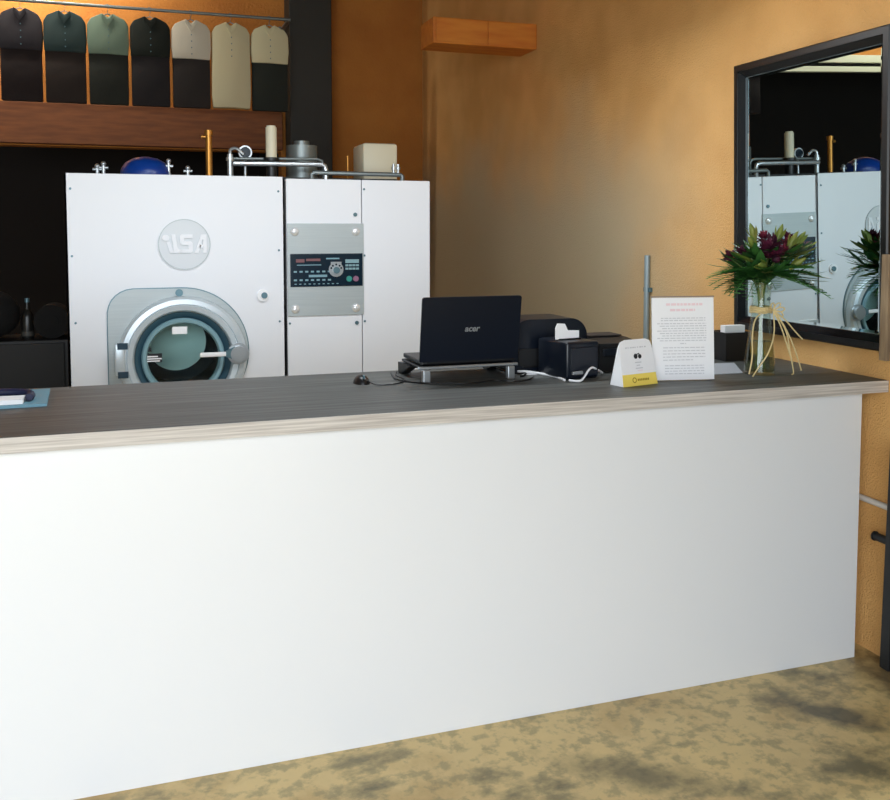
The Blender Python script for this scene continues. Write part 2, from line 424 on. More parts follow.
MB().box(.848, 1.301, MY, MY+1.25, .06, 2.006, .004).build('control_cabinet', M['enamel'], dm)
MB().box(1.306, 1.736, MY+.002, MY+1.25, .06, 2.006, .004).build('side_cabinet', M['enamel'], dm)
MB().box(-.34, 1.72, MY+.03, MY+1.22, 0, .06).build('plinth', M['black'], dm)
MB().box(.838, .848, MY+.012, MY+1.2, .06, 1.99).build('seam_strip', M['black'], dm)
# surround plate (square left, round right) with its own hole
pl_out = []
n = 96
pr_, pcx = .366, RC[0]
left, top, bot = -.153, 1.372, .45
outl = []
# right half: arc
for i in range(33):
    a = -PI/2+PI*i/32; outl.append((pcx+.366*math.cos(a), 1.006+.366*math.sin(a)))
for i in range(9):
    a = PI/2+PI/2*i/8; outl.append((left+.14+.14*math.cos(a), top-.14+.14*math.sin(a)))
for i in range(9):
    a = PI+PI/2*i/8; outl.append((left+.05+.05*math.cos(a), .64+.05+.05*math.sin(a)))
def ray_hit(cx, cz, dx, dz, poly):
    best = 1e9
    for p, q in zip(poly, poly[1:]+poly[:1]):
        ex, ez = q[0]-p[0], q[1]-p[1]; den = dx*ez-dz*ex
        if abs(den) < 1e-12: continue
        t = ((p[0]-cx)*ez-(p[1]-cz)*ex)/den; u = ((p[0]-cx)*dz-(p[1]-cz)*dx)/den
        if t > 0 and -1e-6 <= u <= 1+1e-6: best = min(best, t)
    return best
def plate(mb, y0, y1, hr, grow=0.0):
    A, B, C_, D = [], [], [], []
    for i in range(n):
        a = 2*PI*i/n; dx, dz = math.cos(a), math.sin(a); t = ray_hit(RC[0], RC[1], dx, dz, outl)+grow
        for L, r, y in ((A, hr, y0), (B, t, y0), (C_, t, y1), (D, hr, y1)):
            L.append(mb.bm.verts.new((RC[0]+dx*r, y, RC[1]+dz*r)))
    for P, Q in ((A, B), (B, C_), (C_, D), (D, A)):
        for i in range(n): mb.bm.faces.new((P[i], P[(i+1) % n], Q[(i+1) % n], Q[i]))
    bmesh.ops.recalc_face_normals(mb.bm, faces=mb.bm.faces[:]); return mb
plate(MB(), MY-.004, MY-.0002, .298, .006).build('door_gasket', M['steel_dark'], dm)
plate(MB(), MY-.012, MY-.0042, .297).build('door_surround', M['steel'], dm)
MB().cyl((.232, MY-.030, 1.348), (.232, MY-.0122, 1.348), .021).cyl((.232, MY-.034, 1.348), (.232, MY-.030, 1.348), .011).build('latch_bolt', M['steel_dark'], dm, True)
# drum door
dd = MB()
prof = [(.355, -.014), (.352, -.05), (.338, -.066), (.312, -.070), (.308, -.064), (.304, -.070), (.278, -.066), (.268, -.052), (.266, -.014)]
rings = []
for r, h in prof+[]:
    rings.append([dd.bm.verts.new((RC[0]+r*math.cos(2*PI*i/80), MY+h, RC[1]+r*math.sin(2*PI*i/80))) for i in range(80)])
for k in range(len(rings)):
    a_, b_ = rings[k], rings[(k+1) % len(rings)]
    for i in range(80): dd.bm.faces.new((a_[i], a_[(i+1) % 80], b_[(i+1) % 80], b_[i]))
bmesh.ops.recalc_face_normals(dd.bm, faces=dd.bm.faces[:])
door = dd.build('drum_door', M['steel_ring'], dm, True)
# dark bezel cone and inner ring
bz = MB()
def annulus(mb, prof, nn=72):
    rs = [[mb.bm.verts.new((RC[0]+r*math.cos(2*PI*i/nn), MY+h, RC[1]+r*math.sin(2*PI*i/nn))) for i in range(nn)] for r, h in prof]
    for k in range(len(rs)):
        a_, b_ = rs[k], rs[(k+1) % len(rs)]
        for i in range(nn): mb.bm.faces.new((a_[i], a_[(i+1) % nn], b_[(i+1) % nn], b_[i]))
    bmesh.ops.recalc_face_normals(mb.bm, faces=mb.bm.faces[:]); return mb
annulus(bz, [(.2655, -.02), (.2655, -.045), (.23, -.012), (.23, .02)]).build('door_bezel', M['bezel'], door, True)
annulus(MB(), [(.2295, -.03), (.222, -.040), (.205, -.038), (.196, -.015), (.196, .02), (.2295, .02)]).build('glass_rim', M['rim'], door, True)
gl = MB().cyl((RC[0], MY-.012, RC[1]), (RC[0], MY-.006, RC[1]), .1955, n=64).build('door_glass', M['glass'], door)
MB().box(.190, .272, MY-.0185, MY-.0165, 1.112, 1.154).build('door_sticker', M['paper'], door)
ws = MB().box(.046, .132, MY-.0185, MY-.0165,   .955, 1.005).build('warning_sticker', M['ink_dark'], door)
for k, (w, dz) in enumerate(((.07, 0), (.08, .013), (.06, .026))):
    MB().box(.05, .05+w, MY-.0200, MY-.0186, .959+dz, .966+dz).build('sticker_text', M['paper'], ws)
MB().prism([(.052, 1.018), (.078, 1.018), (.065, 1.055)], 'y', MY-.0185, MY-.0165).build('warning_triangle', M['ink_dark'], door)
# handle
hd = MB().cyl((.552, MY-.078, .993), (.552, MY-.0705, .993), .062, n=32).cyl((.552, MY-.105, .993), (.552, MY-.0782, .993), .046, n=32).build('handle_hub', M['silver'], door, True)
MB().box(.335, .53, MY-.102, MY-.084, .983, 1.009, .006).build('handle_bar', M['paper'], hd, True)
MB().prism([(.48, .979), (.53, .962), (.53, 1.037), (.48, 1.015)], 'y', MY-.104, MY-.083).build('handle_collar', M['steel_dark'], hd)
hg = MB().box(-.118, -.066, MY-.085, MY-.06, .895, 1.075, .008).build('hinge', M['steel_ring'], door, True)
for z in (.905, 1.065): MB().box(-.105, -.05, MY-.088, MY-.0855, z-.022, z+.014).build('hinge_slot', M['drum_dark'], hg)
# drum interior
dr = MB()
annulus(dr, [(.29, .05), (.29, .95), (.285, .95), (.285, .05)]).build('drum', M['drum_dark'], dm, True)
MB().cyl((RC[0], MY+.951, RC[1]), (RC[0], MY+.96, RC[1]), .29, n=48).build('drum_back', M['drum_dark'], dm)
MB().cyl((RC[0]-.028, MY+.25, RC[1]+.062), (RC[0]-.028, MY+.262, RC[1]+.062), .172, n=48).cyl((RC[0]-.028, MY+.262, RC[1]+.062), (RC[0]-.028, MY+.951, RC[1]+.062), .06).build('drum_pale_disc', M['drum'], dm)  # pale disc set off-centre and forward in the drum, on a stalk
MB().cyl((.706, MY-.014, 1.322), (.706, MY, 1.322), .034, n=28).build('lock_cap', M['paper'], dm, True)
MB().cyl((.712, MY-.024, 1.322), (.712, MY-.0142, 1.322), .018, n=20).build('lock_core', M['steel_dark'], dm, True)
# badge with raised letters
bd = MB().cyl((.267, MY-.006, 1.622), (.267, MY, 1.622), .143, n=56).build('maker_badge', M['badge'], dm)
MB().ring(.267, 1.622, .139, .144, MY-.009, MY-.0061).build('badge_rim', M['steel'], bd)
def letter(polys):
    mb = MB()
    for p in polys: mb.prism([(.267+a*.1, 1.624+b*.1) for a, b in p], 'y', MY-.014, MY-.0061)
    return mb.build('badge_letter', M['enamel'], bd)
letter([[(-1.02+.2*math.cos(t*PI/8), .36+.17*math.sin(t*PI/8)) for t in range(16)], [(-.98, .12), (-.80, .12), (-.58, -.5), (-.80, -.5)]])
letter([[(-.72, .55), (-.50, .55), (-.38, -.25), (-.18, -.30), (-.18, -.5), (-.58, -.5)]])
S_ = [(.45, .55), (-.15, .55), (-.25, .45), (-.25, .05), (-.15, -.05), (.22, -.05), (.22, -.30), (-.2, -.30), (-.2, -.5), (.35, -.5), (.45, -.4), (.45, .06), (.35, .16), (-.02, .16), (-.02, .34), (.45, .34)]
letter([S_])
letter([[(.55, -.5), (.92, .55), (1.22, .55), (1.22, -.5), (1.02, -.5), (1.02, .30), (.78, -.5)], [(.80, -.2), (1.02, -.2), (1.02, -.05), (.86, -.05)]])
# control plate
cp = MB().box(.850, 1.312, MY-.008, MY, 1.192, 1.743, .002).build('control_plate', M['steel'], dm)
for sx in (.895, 1.262):
    for sz in (1.695, 1.235):
        k = MB().lathe([(.026, 0), (.026, .004), (.018, .012), (.006, .016)], (sx, MY-.0081, sz), 'y', 20)
        k.xf(Matrix.Translation((0, 2*(MY-.0081), 0)) @ Matrix.Diagonal((1, -1, 1, 1)))
        bmesh.ops.recalc_face_normals(k.bm, faces=k.bm.faces[:])
        k.build('dome_screw', M['screw'], cp, True)
ds = MB().box(.866, 1.304, MY-.014, MY-.0082, 1.367, 1.564, .003).build('control_display', M['panel_blk'], dm)
yk = (MY-.0165, MY-.0142)
def mk(x0, x1, z0, z1, m, nm='panel_marking'): return MB().box(x0, x1, yk[0], yk[1], z0, z1).build(nm, m, ds)
mk(.900, .950, 1.512, 1.532, M['mark_red']); mk(.960, 1.045, 1.520, 1.534, M['mark_red']); mk(.905, 1.05, 1.494, 1.499, M['mark'])
mk(1.08, 1.16, 1.53, 1.538, M['mark'])
for r_, z in enumerate((1.452, 1.402)):
    for k in range(7): mk(.886+k*.034, .886+k*.034+.018, z, z+.010, M['mark'])
mk(.975, 1.085, 1.424, 1.438, M['mark'])
MB().cyl((1.14, MY-.019, 1.468), (1.14, MY-.0142, 1.468), .044, n=32).build('dial_plate', M['silver'], ds)
MB().box(1.108, 1.172, MY-.0188, MY-.0142, 1.498, 1.514).build('dial_plate_tab', M['silver'], ds)
MB().cyl((1.14, MY-.034, 1.464), (1.14, MY-.0192, 1.464), .020, n=24).build('dial_knob', M['steel_dark'], ds, True)
for a in (50, 90, 130, 20, 160): MB().cyl((1.14+.032*math.cos(math.radians(a)), MY-.0205, 1.466+.032*math.sin(math.radians(a))), (1.14+.032*math.cos(math.radians(a)), MY-.0192, 1.466+.032*math.sin(math.radians(a))), .006, n=12).build('dial_mark', M['panel_blk'], ds)
mk(1.197, 1.280, 1.506, 1.528, M['lcd'], 'lcd_screen')
for z in (1.486, 1.466):
    for k in range(4): mk(1.197+k*.0215, 1.197+k*.0215+.018, z, z+.012, M['lcd'], 'key')
for x, q in ((1.219, 'btn_green'), (1.260, 'btn_pink')): MB().cyl((x, MY-.022, 1.411), (x, MY-.0142, 1.411), .017, n=20).build('push_button', M[q], ds, True)
for k in range(10): mk(.89+k*.028, .89+k*.028+.012, 1.381, 1.386, M['mark'])
# locks, rivets
for x, z in ((1.262, 1.797), (1.268, 1.142)): MB().cyl((x, MY-.008, z), (x, MY, z), .012, n=16).build('cabinet_lock', M['steel_dark'], dm, True)
for x, z in ((.802, 1.585), (.802, 1.165), (.802, 1.93), (-.33, 1.56), (-.32, 1.19), (-.33, 1.93), (1.318, 1.95), (1.318, 1.15), (.862, 1.60), (.862, 1.15), (1.318, 1.55)):
    MB().cyl((x, MY-.004, z), (x, MY+.002, z), .0065, n=12).build('rivet', M['steel_dark'], dm, True)
# pipework on top
PT = 2.0152
PY = MY+.32
MB().lathe([(.145, 0), (.145, .03), (.138, .055), (.115, .09), (.07, .115), (.02, .125)], (.07, PY+.05, PT), n=32).build('solvent_dome', M['blue'], dm, True)
MB().box(-.30, 1.60, PY-.05, PY+.45, PT, PT+.014).build('top_tray', M['black'], dm)
for x, h in ((-.20, .06), (-.165, .075), (.20, .10), (.31, .06)):
    MB().cyl((x, PY, PT), (x, PY, PT+h), .011).cyl((x-.025, PY, PT+h*.7), (x+.025, PY, PT+h*.7), .009).ball((x, PY, PT+h), .015).build('valve', M['silver'], dm, True)
MB().cyl((.435, PY, PT), (.435, PY, PT+.26), .020).cyl((.435, PY, PT+.26), (.435, PY, PT+.29), .026).cyl((.39, PY, PT+.25), (.435, PY, PT+.25), .012).build('bronze_pipe', M['brass'], dm, True)
MB().cyl((.56, PY, PT), (.56, PY, PT+.15), .018).cyl((.56, PY, PT+.11), (.56, PY, PT+.13), .025).tube([(.56, PY, PT+.15), (.56, PY, PT+.18), (.60, PY, PT+.19), (.64, PY, PT+.15)], .010, smooth=2).build('steel_standpipe', M['silver'], dm, True)
g_ = MB().cyl((.66, PY+.09, PT), (.66, PY+.09, PT+.13), .009).cyl((.66, PY+.075, PT+.17), (.66, PY+.115, PT+.17), .042, n=28).build('pressure_gauge', M['silver'], dm, True)
MB().cyl((.66, PY+.070, PT+.17), (.66, PY+.0748, PT+.17), .033, n=28).build('gauge_face', M['panel_blk'], g_)
MB().cyl((.81, PY, PT), (.81, PY, PT+.13), .032).cyl((.81, PY, PT+.115), (.81, PY, PT+.135), .048).build('filter_base', M['black'], dm, True)
MB().cyl((.81, PY, PT+.1352), (.81, PY, PT+.32), .034, n=24).cyl((.81, PY, PT+.32), (.81, PY, PT+.33), .028, n=24).build('filter_cartridge', M['cream'], dm, True)
MB().tube([(.575, PY-.04, PT+.092), (1.11, PY-.04, PT+.098), (1.135, PY-.04, PT+.088), (1.14, PY-.04, PT+.065), (1.14, PY-.04, PT)], .016).build('overhead_pipe', M['silver'], dm, True)
MB().tube([(.56, PY+.03, PT+.125), (1.10, PY+.03, PT+.135), (1.13, PY+.03, PT+.125), (1.14, PY+.03, PT+.09), (1.14, PY+.03, PT)], .010).build('overhead_pipe', M['grey_pipe'], dm, True)
MB().tube([(1.05, PY-.06, PT), (1.05, PY-.06, PT+.035), (1.065, PY-.06, PT+.045), (1.62, PY-.06, PT+.042), (1.632, PY-.06, PT+.035), (1.632, PY-.06, PT-.008)], .014).build('low_pipe', M['grey_pipe'], dm, True)
for x in (1.575, 1.605): MB().cyl((x, PY-.06, PT+.05), (x, PY-.06, PT+.11), .009).cyl((x, PY-.06, PT+.075), (x, PY-.06, PT+.09), .014).build('valve', M['silver'], dm, True)
MB().cyl((1.29, PY, PT-.01), (1.29, PY, PT+.16), .006).build('copper_line', M['brass'], dm, True)
MB().cyl((1.05, PY+.3, PT), (1.05, PY+.3, PT+.24), .10, n=28).cyl((1.05, PY+.3, PT+.24), (1.05, PY+.3, PT+.27), .05, n=28).build('still_pot', M['grey_pipe'], dm, True)
MB().box(1.45, 1.69, PY+.25, PY+.55, PT-.008, PT+.27, .02).build('water_separator', M['cream'], dm, True)

# ------------------------------------------------------------------ laptop on stand
ls = thing('laptop_stand', 'low black laptop stand with a silver front rail on the counter', 'laptop stand', (1.225, 3.5, T))
MB().box(1.018, 1.432, 3.345, 3.36, T+.052, T+.063, .003).build('front_rail', M['silver'], ls)
MB().box(1.03, 1.42, 3.362, 3.62, T+.050, T+.060, .003).build('support_plate', M['black'], ls)
for x in (1.035, 1.385): MB().box(x, x+.03, 3.335, 3.362, T, T+.0515, .004).build('leg', M['silver'], ls)
for x in (1.02, 1.395): MB().prism([(3.60, T), (3.64, T), (3.64, T+.045), (3.50, T+.0495), (3.48, T+.045)], 'x', x, x+.035).build('leg', M['black'], ls)
lp = thing('laptop', 'open black laptop seen from behind, resting on the low stand', 'laptop', (1.235, 3.48, T+.064))
MB().box(1.04, 1.43, 3.375, 3.632, T+.064, T+.082, .004).build('keyboard_base', M['black'], lp)
LT = Matrix.Translation((1.235, 3.372, T+.078)) @ Matrix.Rotation(math.radians(9), 4, 'X')
lid = MB().prism(rrect(-.205, .205, .0, .256, (.01, .01, .004, .004)), 'y', -.0035, .0035).xf(LT).build('screen_lid', M['navy'], lp)
MB().box(-.18, .18, -.001, .012, -.012, .006, .004).xf(LT).build('hinge_bar', M['boxblk'], lp)
text_mesh('lid_logo', 'acer', .034, M['silver'], LT @ Matrix.Translation((.003, -.0040, .128)) @ FRONT, lid, offset=.0009, extrude=.0004, shear=.18)
MB().box(-.192, .192, .0036, .0042, .02, .244).xf(LT).build('screen', M['boxblk'], lid)

# mouse
ms = thing('mouse', 'small black computer mouse with a cable, near the counter\'s back edge', 'computer mouse', (.815, 3.43, T))
mm = MB().ball((.815, 3.43, T), .5, (.062, .105, .068), 20)
bmesh.ops.bisect_plane(mm.bm, geom=mm.bm.verts[:]+mm.bm.edges[:]+mm.bm.faces[:], plane_co=(0, 0, T), plane_no=(0, 0, -1), clear_outer=True)
bmesh.ops.holes_fill(mm.bm, edges=mm.bm.edges[:])
mm.build('mouse_body', M['black'], ms, True)
MB().cyl((.812, 3.395, T+.027), (.818, 3.395, T+.027), .008).build('scroll_wheel', M['steel_dark'], ms)
MB().tube([(.83, 3.39, T+.012), (.85, 3.35, T+.003), (.93, 3.345, T+.003), (1.0, 3.42, T+.003), (.98, 3.55, T+.003), (1.02, 3.66, T+.003)], .0028, 8, 2).build('cable', M['black'], ms, True)

# printer behind the laptop
pt = thing('printer', 'black rounded printer on the counter behind the open laptop', 'printer', (1.5, 3.56, T))
MB().prism(rrect(1.455, 1.795, T+.004, 1.335, (.075, .075, .012, .012), 10), 'y', 3.46, 3.68).build('body', M['printer'], pt, True)
MB().prism(rrect(1.48, 1.76, T+.03, T+.10, .012), 'y', 3.452, 3.4598).build('paper_slot', M['boxblk'], pt)
MB().box(1.50, 1.72, 3.453, 3.4595, T+.022, T+.03, .002).build('output_tray', M['black'], pt)
for x in (1.48, 1.72): MB().box(x, x+.03, 3.50, 3.64, T, T+.0039).build('foot', M['boxblk'], pt)

# receipt printer
RM = Matrix.Translation((1.585, 3.222, T)) @ Matrix.Rotation(math.radians(10), 4, 'Z')
rpn = thing('receipt_printer', 'squat black receipt printer with a strip of white paper on top', 'receipt printer', (1.66, 3.33, T))
MB().box(0, .158, 0, .20, .003, .150, .010, 3).xf(RM).build('body', M['printer'], rpn, True)
MB().box(.016, .148, -.0035, -.0002, .012, .128, .003).xf(RM).build('front_cover', M['printer'], rpn)
MB().box(.02, .07, -.014, -.0037, .022, .036, .003).xf(RM).build('silver_lip', M['silver'], rpn)
MB().box(.015, .12, .07, .09, .1502, .156, .001).xf(RM).build('paper_slot', M['boxblk'], rpn)
MB().prism([(.0, .154), (.115, .154), (.115, .185), (.06, .188), (.045, .215), (.010, .218), (.0, .20)], 'y', .076, .079).xf(RM).build('receipt_paper', M['paper'], rpn)
for x in (.01, .13):
    for y in (.01, .17): MB().box(x, x+.02, y, y+.02, 0, .0028).xf(RM).build('foot', M['boxblk'], rpn)
# cash drawer / card terminal
ctm = thing('card_terminal', 'low black terminal box behind the white tent card', 'card terminal', (1.90, 3.45, T))
MB().prism([(3.36, T+.002), (3.60, T+.002), (3.60, T+.135), (3.46, T+.132), (3.36, T+.120)], 'x', 1.802, 1.985).build('body', M['boxblk'], ctm)
MB().box(1.812, 1.97, 3.475, 3.585, T+.1352, T+.142, .004).build('lid', mat('terminal_lid', (44, 38, 36), .6), ctm)
MB().box(1.815, 1.965, 3.350, 3.3595, T+.07, T+.10, .002).build('slot_panel', M['printer'], ctm)

# cables lying on the counter
c_ = MB().tube([(1.585, 3.20, T+.006), (1.61, 3.165, T+.005), (1.64, 3.19, T+.008), (1.68, 3.205, T+.055), (1.73, 3.25, T+.035), (1.80, 3.33, T+.005)], .0042, 10, 3)
tag(c_.build('white_cable', M['paper'], None, True, (1.66, 3.2, T)), 'white cable looping in front of the receipt printer', 'cable')
c_ = MB().tube([(1.46, 3.50, T+.004), (1.50, 3.43, T+.012), (1.545, 3.405, T+.006), (1.585, 3.32, T+.004), (1.575, 3.22, T+.004)], .005, 10, 3)
tag(c_.build('white_cable', M['paper'], None, True, (1.53, 3.4, T)), 'white cable on the counter between laptop and receipt printer', 'cable')
c_ = MB().tube([(.98, 3.60, T+.004), (.95, 3.43, T+.004), (1.04, 3.31, T+.004), (1.12, 3.30, T+.004), (1.19, 3.26, T+.004), (1.27, 3.29, T+.004), (1.33, 3.31, T+.004), (1.36, 3.25, T+.004), (1.45, 3.27, T+.004), (1.49, 3.33, T+.004)], .0032, 8, 3)
tag(c_.build('black_cable', M['black'], None, True, (1.2, 3.3, T)), 'thin black cable wandering across the counter below the laptop stand', 'cable')
c_ = MB().tube([(1.43, 3.61, T+.004), (1.46, 3.42, T+.004), (1.49, 3.39, T+.012), (1.47, 3.37, T+.004), (1.45, 3.36, T+.004)], .004, 8, 3)
tag(c_.build('black_cable', M['black'], None, True, (1.5, 3.45, T)), 'short black cable beside the laptop stand\'s right leg', 'cable')
pm = MB().prism([(1.45, 3.50), (1.60, 3.46), (1.61, 3.40), (1.49, 3.405)], 'z', T+.0003, T+.0016)
tag(pm.build('paper_slip', M['paper'], None, False, (1.5, 3.45, T)), 'white paper slip lying between the laptop and the receipt printer', 'paper')

# folded tent card
TM = Matrix.Translation((1.796, 3.072, T)) @ Matrix.Rotation(math.radians(13), 4, 'Z')
tc_ = thing('tent_card', 'small white folded tent card with a yellow foot, on the counter', 'sign', (1.8165, 3.085, T))
def face_pts(w, h, r): return rrect(-w/2, w/2, 0, h, (r, r, 0, 0))
W_, Hh, dep = .176, .172, .036
ang = math.atan2(dep, Hh); Ls = math.hypot(dep, Hh)
fw_ = TM @ Matrix.Translation((0, -dep, 0)) @ Matrix.Rotation(-ang, 4, 'X')
bk_ = TM @ Matrix.Translation((0, dep, 0)) @ Matrix.Rotation(ang, 4, 'X')
tr_ = [(-W_/2, .0), (W_/2, 0), (W_/2-.007, Ls-.028), (W_/2-.014, Ls-.008), (W_/2-.034, Ls), (-W_/2+.034, Ls), (-W_/2+.014, Ls-.008), (-W_/2+.007, Ls-.028)]
fl = MB().prism(tr_, 'y', -.0006, .0006).xf(fw_).build('front_leaf', M['paper'], tc_)
MB().prism(tr_, 'y', -.0006, .0006).xf(bk_).build('back_leaf', M['paper'], tc_)
for sx in (-1, 1):
    q = MB(); a0 = TM @ Vector((sx*(W_/2-.001), -dep+.002, .0005)); b0 = TM @ Vector((sx*(W_/2-.001), dep-.002, .0005)); t0 = TM @ Vector((sx*(W_/2-.013), 0, Hh-.014))
    off = TM.to_3x3() @ Vector((-sx*.001, 0, 0))
    va = [q.bm.verts.new(p) for p in (a0, b0, t0)]; vb = [q.bm.verts.new(p+off) for p in (a0, b0, t0)]
    q.bm.faces.new(va); q.bm.faces.new(vb[::-1])
    for i in range(3): q.bm.faces.new((va[i], vb[i], vb[(i+1) % 3], va[(i+1) % 3]))
    bmesh.ops.recalc_face_normals(q.bm, faces=q.bm.faces[:]); q.build('side_gusset', M['paper'], tc_)
def fq(x0, x1, z0, z1, m, nm, par, mt=fw_, y=(-.0012, -.00065)): return MB().box(x0, x1, y[0], y[1], z0, z1).xf(mt).build(nm, m, par)
MB().prism([(-W_/2, 0), (W_/2, 0), (W_/2-.003, .045), (-W_/2+.003, .045)], 'y', -.0010, -.00065).xf(fw_).build('yellow_band', M['yellow'], fl)
for k in range(9): fq(-.054+k*.012, -.054+k*.012+random.choice((.005, .008, .009)), .143, .1475, M['ink'], 'heading_text', fl)
em = MB()
em.prism([(-.014+.012*math.cos(t*PI/8), .115+.016*math.sin(t*PI/8)) for t in range(16)], 'y', -.0012, -.00065)
em.prism([(.012+.011*math.cos(t*PI/8), .113+.014*math.sin(t*PI/8)) for t in range(16)], 'y', -.0012, -.00065)
em.prism([(-.008, .122), (.010, .128), (.010, .134), (-.004, .130)], 'y', -.0012, -.00065)
em.xf(fw_ @ Matrix.Translation((.004, 0, .040)) @ Matrix.Diagonal((.8, 1, .62, 1))).build('emblem', M['ink_dark'], fl)
for k, (a, b_) in enumerate(((-.016, .016), (-.010, .008), (-.016, .020))): fq(a+.002, b_+.002, .086-k*.011, .0895-k*.011, M['ink'], 'body_text', fl)
fq(-.006, .02, .056, .0585, M['ink_red'], 'body_text', fl)
MB().ring(-.028, .022, .007, .0105, -.0016, -.00105, 20).xf(fw_).build('band_logo', M['ink_olive'], fl)
for k in range(7): fq(-.012+k*.0085, -.012+k*.0085+.0062, .018, .026, M['ink_olive'], 'band_text', fl, y=(-.0016, -.00105))

# notice in acrylic holder
NM = Matrix.Translation((2.018, 3.078, T)) @ Matrix.Rotation(math.radians(-11), 4, 'Z') @ Matrix.Rotation(math.radians(-4), 4, 'X')
ntc = thing('notice_holder', 'clear upright sign holder with a printed white notice, beside the vase', 'sign holder', (1.998, 3.045, T))
w2 = .128
MB().box(-w2, w2, .0022, .005, .003, .326).xf(NM).build('acrylic_back', M['acrylic'], ntc)
NB = Matrix.Translation((2.018, 3.078, T)) @ Matrix.Rotation(math.radians(-11), 4, 'Z')
MB().box(-w2, w2, -.002, .085, .0003, .003).xf(NB).build('acrylic_foot', M['acrylic'], ntc)
MB().box(-w2, w2, -.0012, .0052, .3262, .331).xf(NM).build('top_edge', mat('acrylic_edge', (150, 132, 122), .3), ntc)
sh = MB().box(-w2+.002, w2-.002, -.001, .002, .004, .325).xf(NM).build('notice_sheet', M['paper'], ntc)
def nline(z, a, b_, m, h=.0036):
    mb = MB(); x = a
    while x < b_:
        w = random.uniform(.008, .022); mb.box(x, min(b_, x+w), -.0016, -.00105, z, z+h); x += w+.0035
    mb.xf(NM).build('printed_line', m, sh)
nline(.294, -.068, .080, M['ink_red'], .009); nline(.272, -.052, .050, M['ink_red'], .009)
for z in (.243, .234): nline(z, -.09, .092, M['ink'])
for k in range(8): nline(.222-k*.0095, -.105+.01*(k % 3), .095, M['ink'])
nline(.144, -.012, .012, M['ink'])
for k in range(5): nline(.128-k*.012, -.082, .09 if k != 4 else .04, M['ink'])
for k in range(4): nline(.058-k*.0105, -.075, .085, M['ink'])

# ------------------------------------------------------------------ vase and bouquet
VX, VY = 2.415, 3.135
vs = thing('glass_vase', 'clear flared glass vase tied with a raffia bow, on the counter', 'vase', (VX, VY, T))
vp = [(.060, 0), (.063, .012), (.061, .05), (.054, .11), (.045, .18), (.038, .25), (.036, .30), (.039, .34), (.043, .375)]
mb = MB(); prof = vp + [(r-.003, h) for r, h in vp[::-1][:-1]] + [(.055, .010)]
mb.lathe(prof, (VX, VY, T), n=40)
mb.build('vase_body', M['vglass'], vs, True)
MB().lathe([(.054, .0125), (.0575, .02), (.0575, .05), (.0505, .11), (.0465, .135)], (VX, VY, T), n=32).build('water', M['water'], vs, True)
bw = MB()
for k in range(3): 
    z = T+.255+k*.009
    bw.tube([(VX+.041*math.cos(2*PI*i/20), VY+.041*math.sin(2*PI*i/20), z+.002*math.sin(i*1.3)) for i in range(21)], .005, 6)
for a in (0.2, 1.1, 2.0, 2.9, -.6):
    d = Vector((math.cos(a), -.35, math.sin(a)*.8)); c0 = Vector((VX+.028, VY-.042, T+.262)); 
    s_ = d.cross(Vector((0, 1, 0))).normalized()
    bw.tube([c0, c0+d*.03+s_*.012, c0+d*.048, c0+d*.03-s_*.012, c0], .0028, 6, 2)
for pts in ([(0, 0, 0), (.04, -.01, -.05), (.075, -.02, -.12), (.10, -.03, -.19), (.12, -.03, -.245)], [(0, 0, 0), (.03, -.01, -.06), (.055, -.02, -.14), (.085, -.02, -.215)],
            [(0, 0, 0), (.05, -.01, -.035), (.10, -.015, -.09), (.135, -.015, -.12)], [(-.03, 0, 0), (-.095, -.01, -.02), (-.112, -.015, -.10), (-.105, -.015, -.18), (-.125, -.02, -.25)],
            [(0, 0, 0), (-.005, -.02, -.09), (-.045, -.035, -.17), (-.09, -.03, -.225), (-.115, -.03, -.259)], [(0, 0, 0), (.06, -.01, -.08), (.07, -.02, -.17), (.085, -.03, -.255), (.07, -.035, -.259)]):
    bw.tube([(VX+.028+p[0], VY-.042+p[1], T+.262+p[2]) for p in pts], .0028, 6, 2)
bw.build('raffia_bow', M['raffia'], vs, True)

bq = thing('flower_bouquet', 'bouquet of burgundy flowers, fern and broad leaves standing in the glass vase', 'flowers', (VX, VY, T+.014))
top = Vector((VX, VY, T+.375))
st = MB()
heads = []
# (dx, dz above the vase lip, dy, kind)
spec = [(-.035, .125, -.07, 'F'), (.005, .145, -.05, 'F'), (.035, .12, -.08, 'f'), (-.01, .10, -.10, 'F'), (.105, .155, -.02, 'f'), (-.12, .115, -.03, 'g'), (-.155, .10, .0, 'g'), (.02, .17, .02, 'f'), (.07, .13, .05, 'g'), (.125, .17, .0, 'g')]
for dx, dz, dy, kd in spec:
    p = top+Vector((dx, dy, dz)); heads.append((p, kd))
    st.tube([(VX-dx*.15, VY-dy*.15, T+.020), (VX+dx*.03, VY+dy*.05, T+.25), tuple(top+Vector((dx*.14, dy*.2, 0))), tuple(top+Vector((dx*.6, dy*.6, dz*.6))), tuple(p)], .0036, 6, 2)
st.build('stems', M['stem'], bq, True)
rnd = random.Random(3)
def bloom(c, r, m, name):
    mb = MB()
    for k in range(34):
        u = rnd.uniform(0, 2*PI); v = rnd.uniform(-.2, 1.35)
        d = Vector((math.cos(u)*math.cos(v), math.sin(u)*math.cos(v), math.sin(v)))
        mb.leaf(c+d*r*.15, d, Vector((0, 0, 1)) if abs(d.z) < .9 else Vector((1, 0, 0)), r*rnd.uniform(.75, 1.05), r*.5, bend=rnd.uniform(-.25, .25), seg=4, fold=.3)
    mb.ball(c, r*.35, n=10)
    return mb.build(name, m, bq)
for i, (p, kd) in enumerate(heads): bloom(p, {'F': .052, 'f': .038, 'g': .036}[kd], M['flower2'] if kd in 'gF' else M['flower'], 'flower')
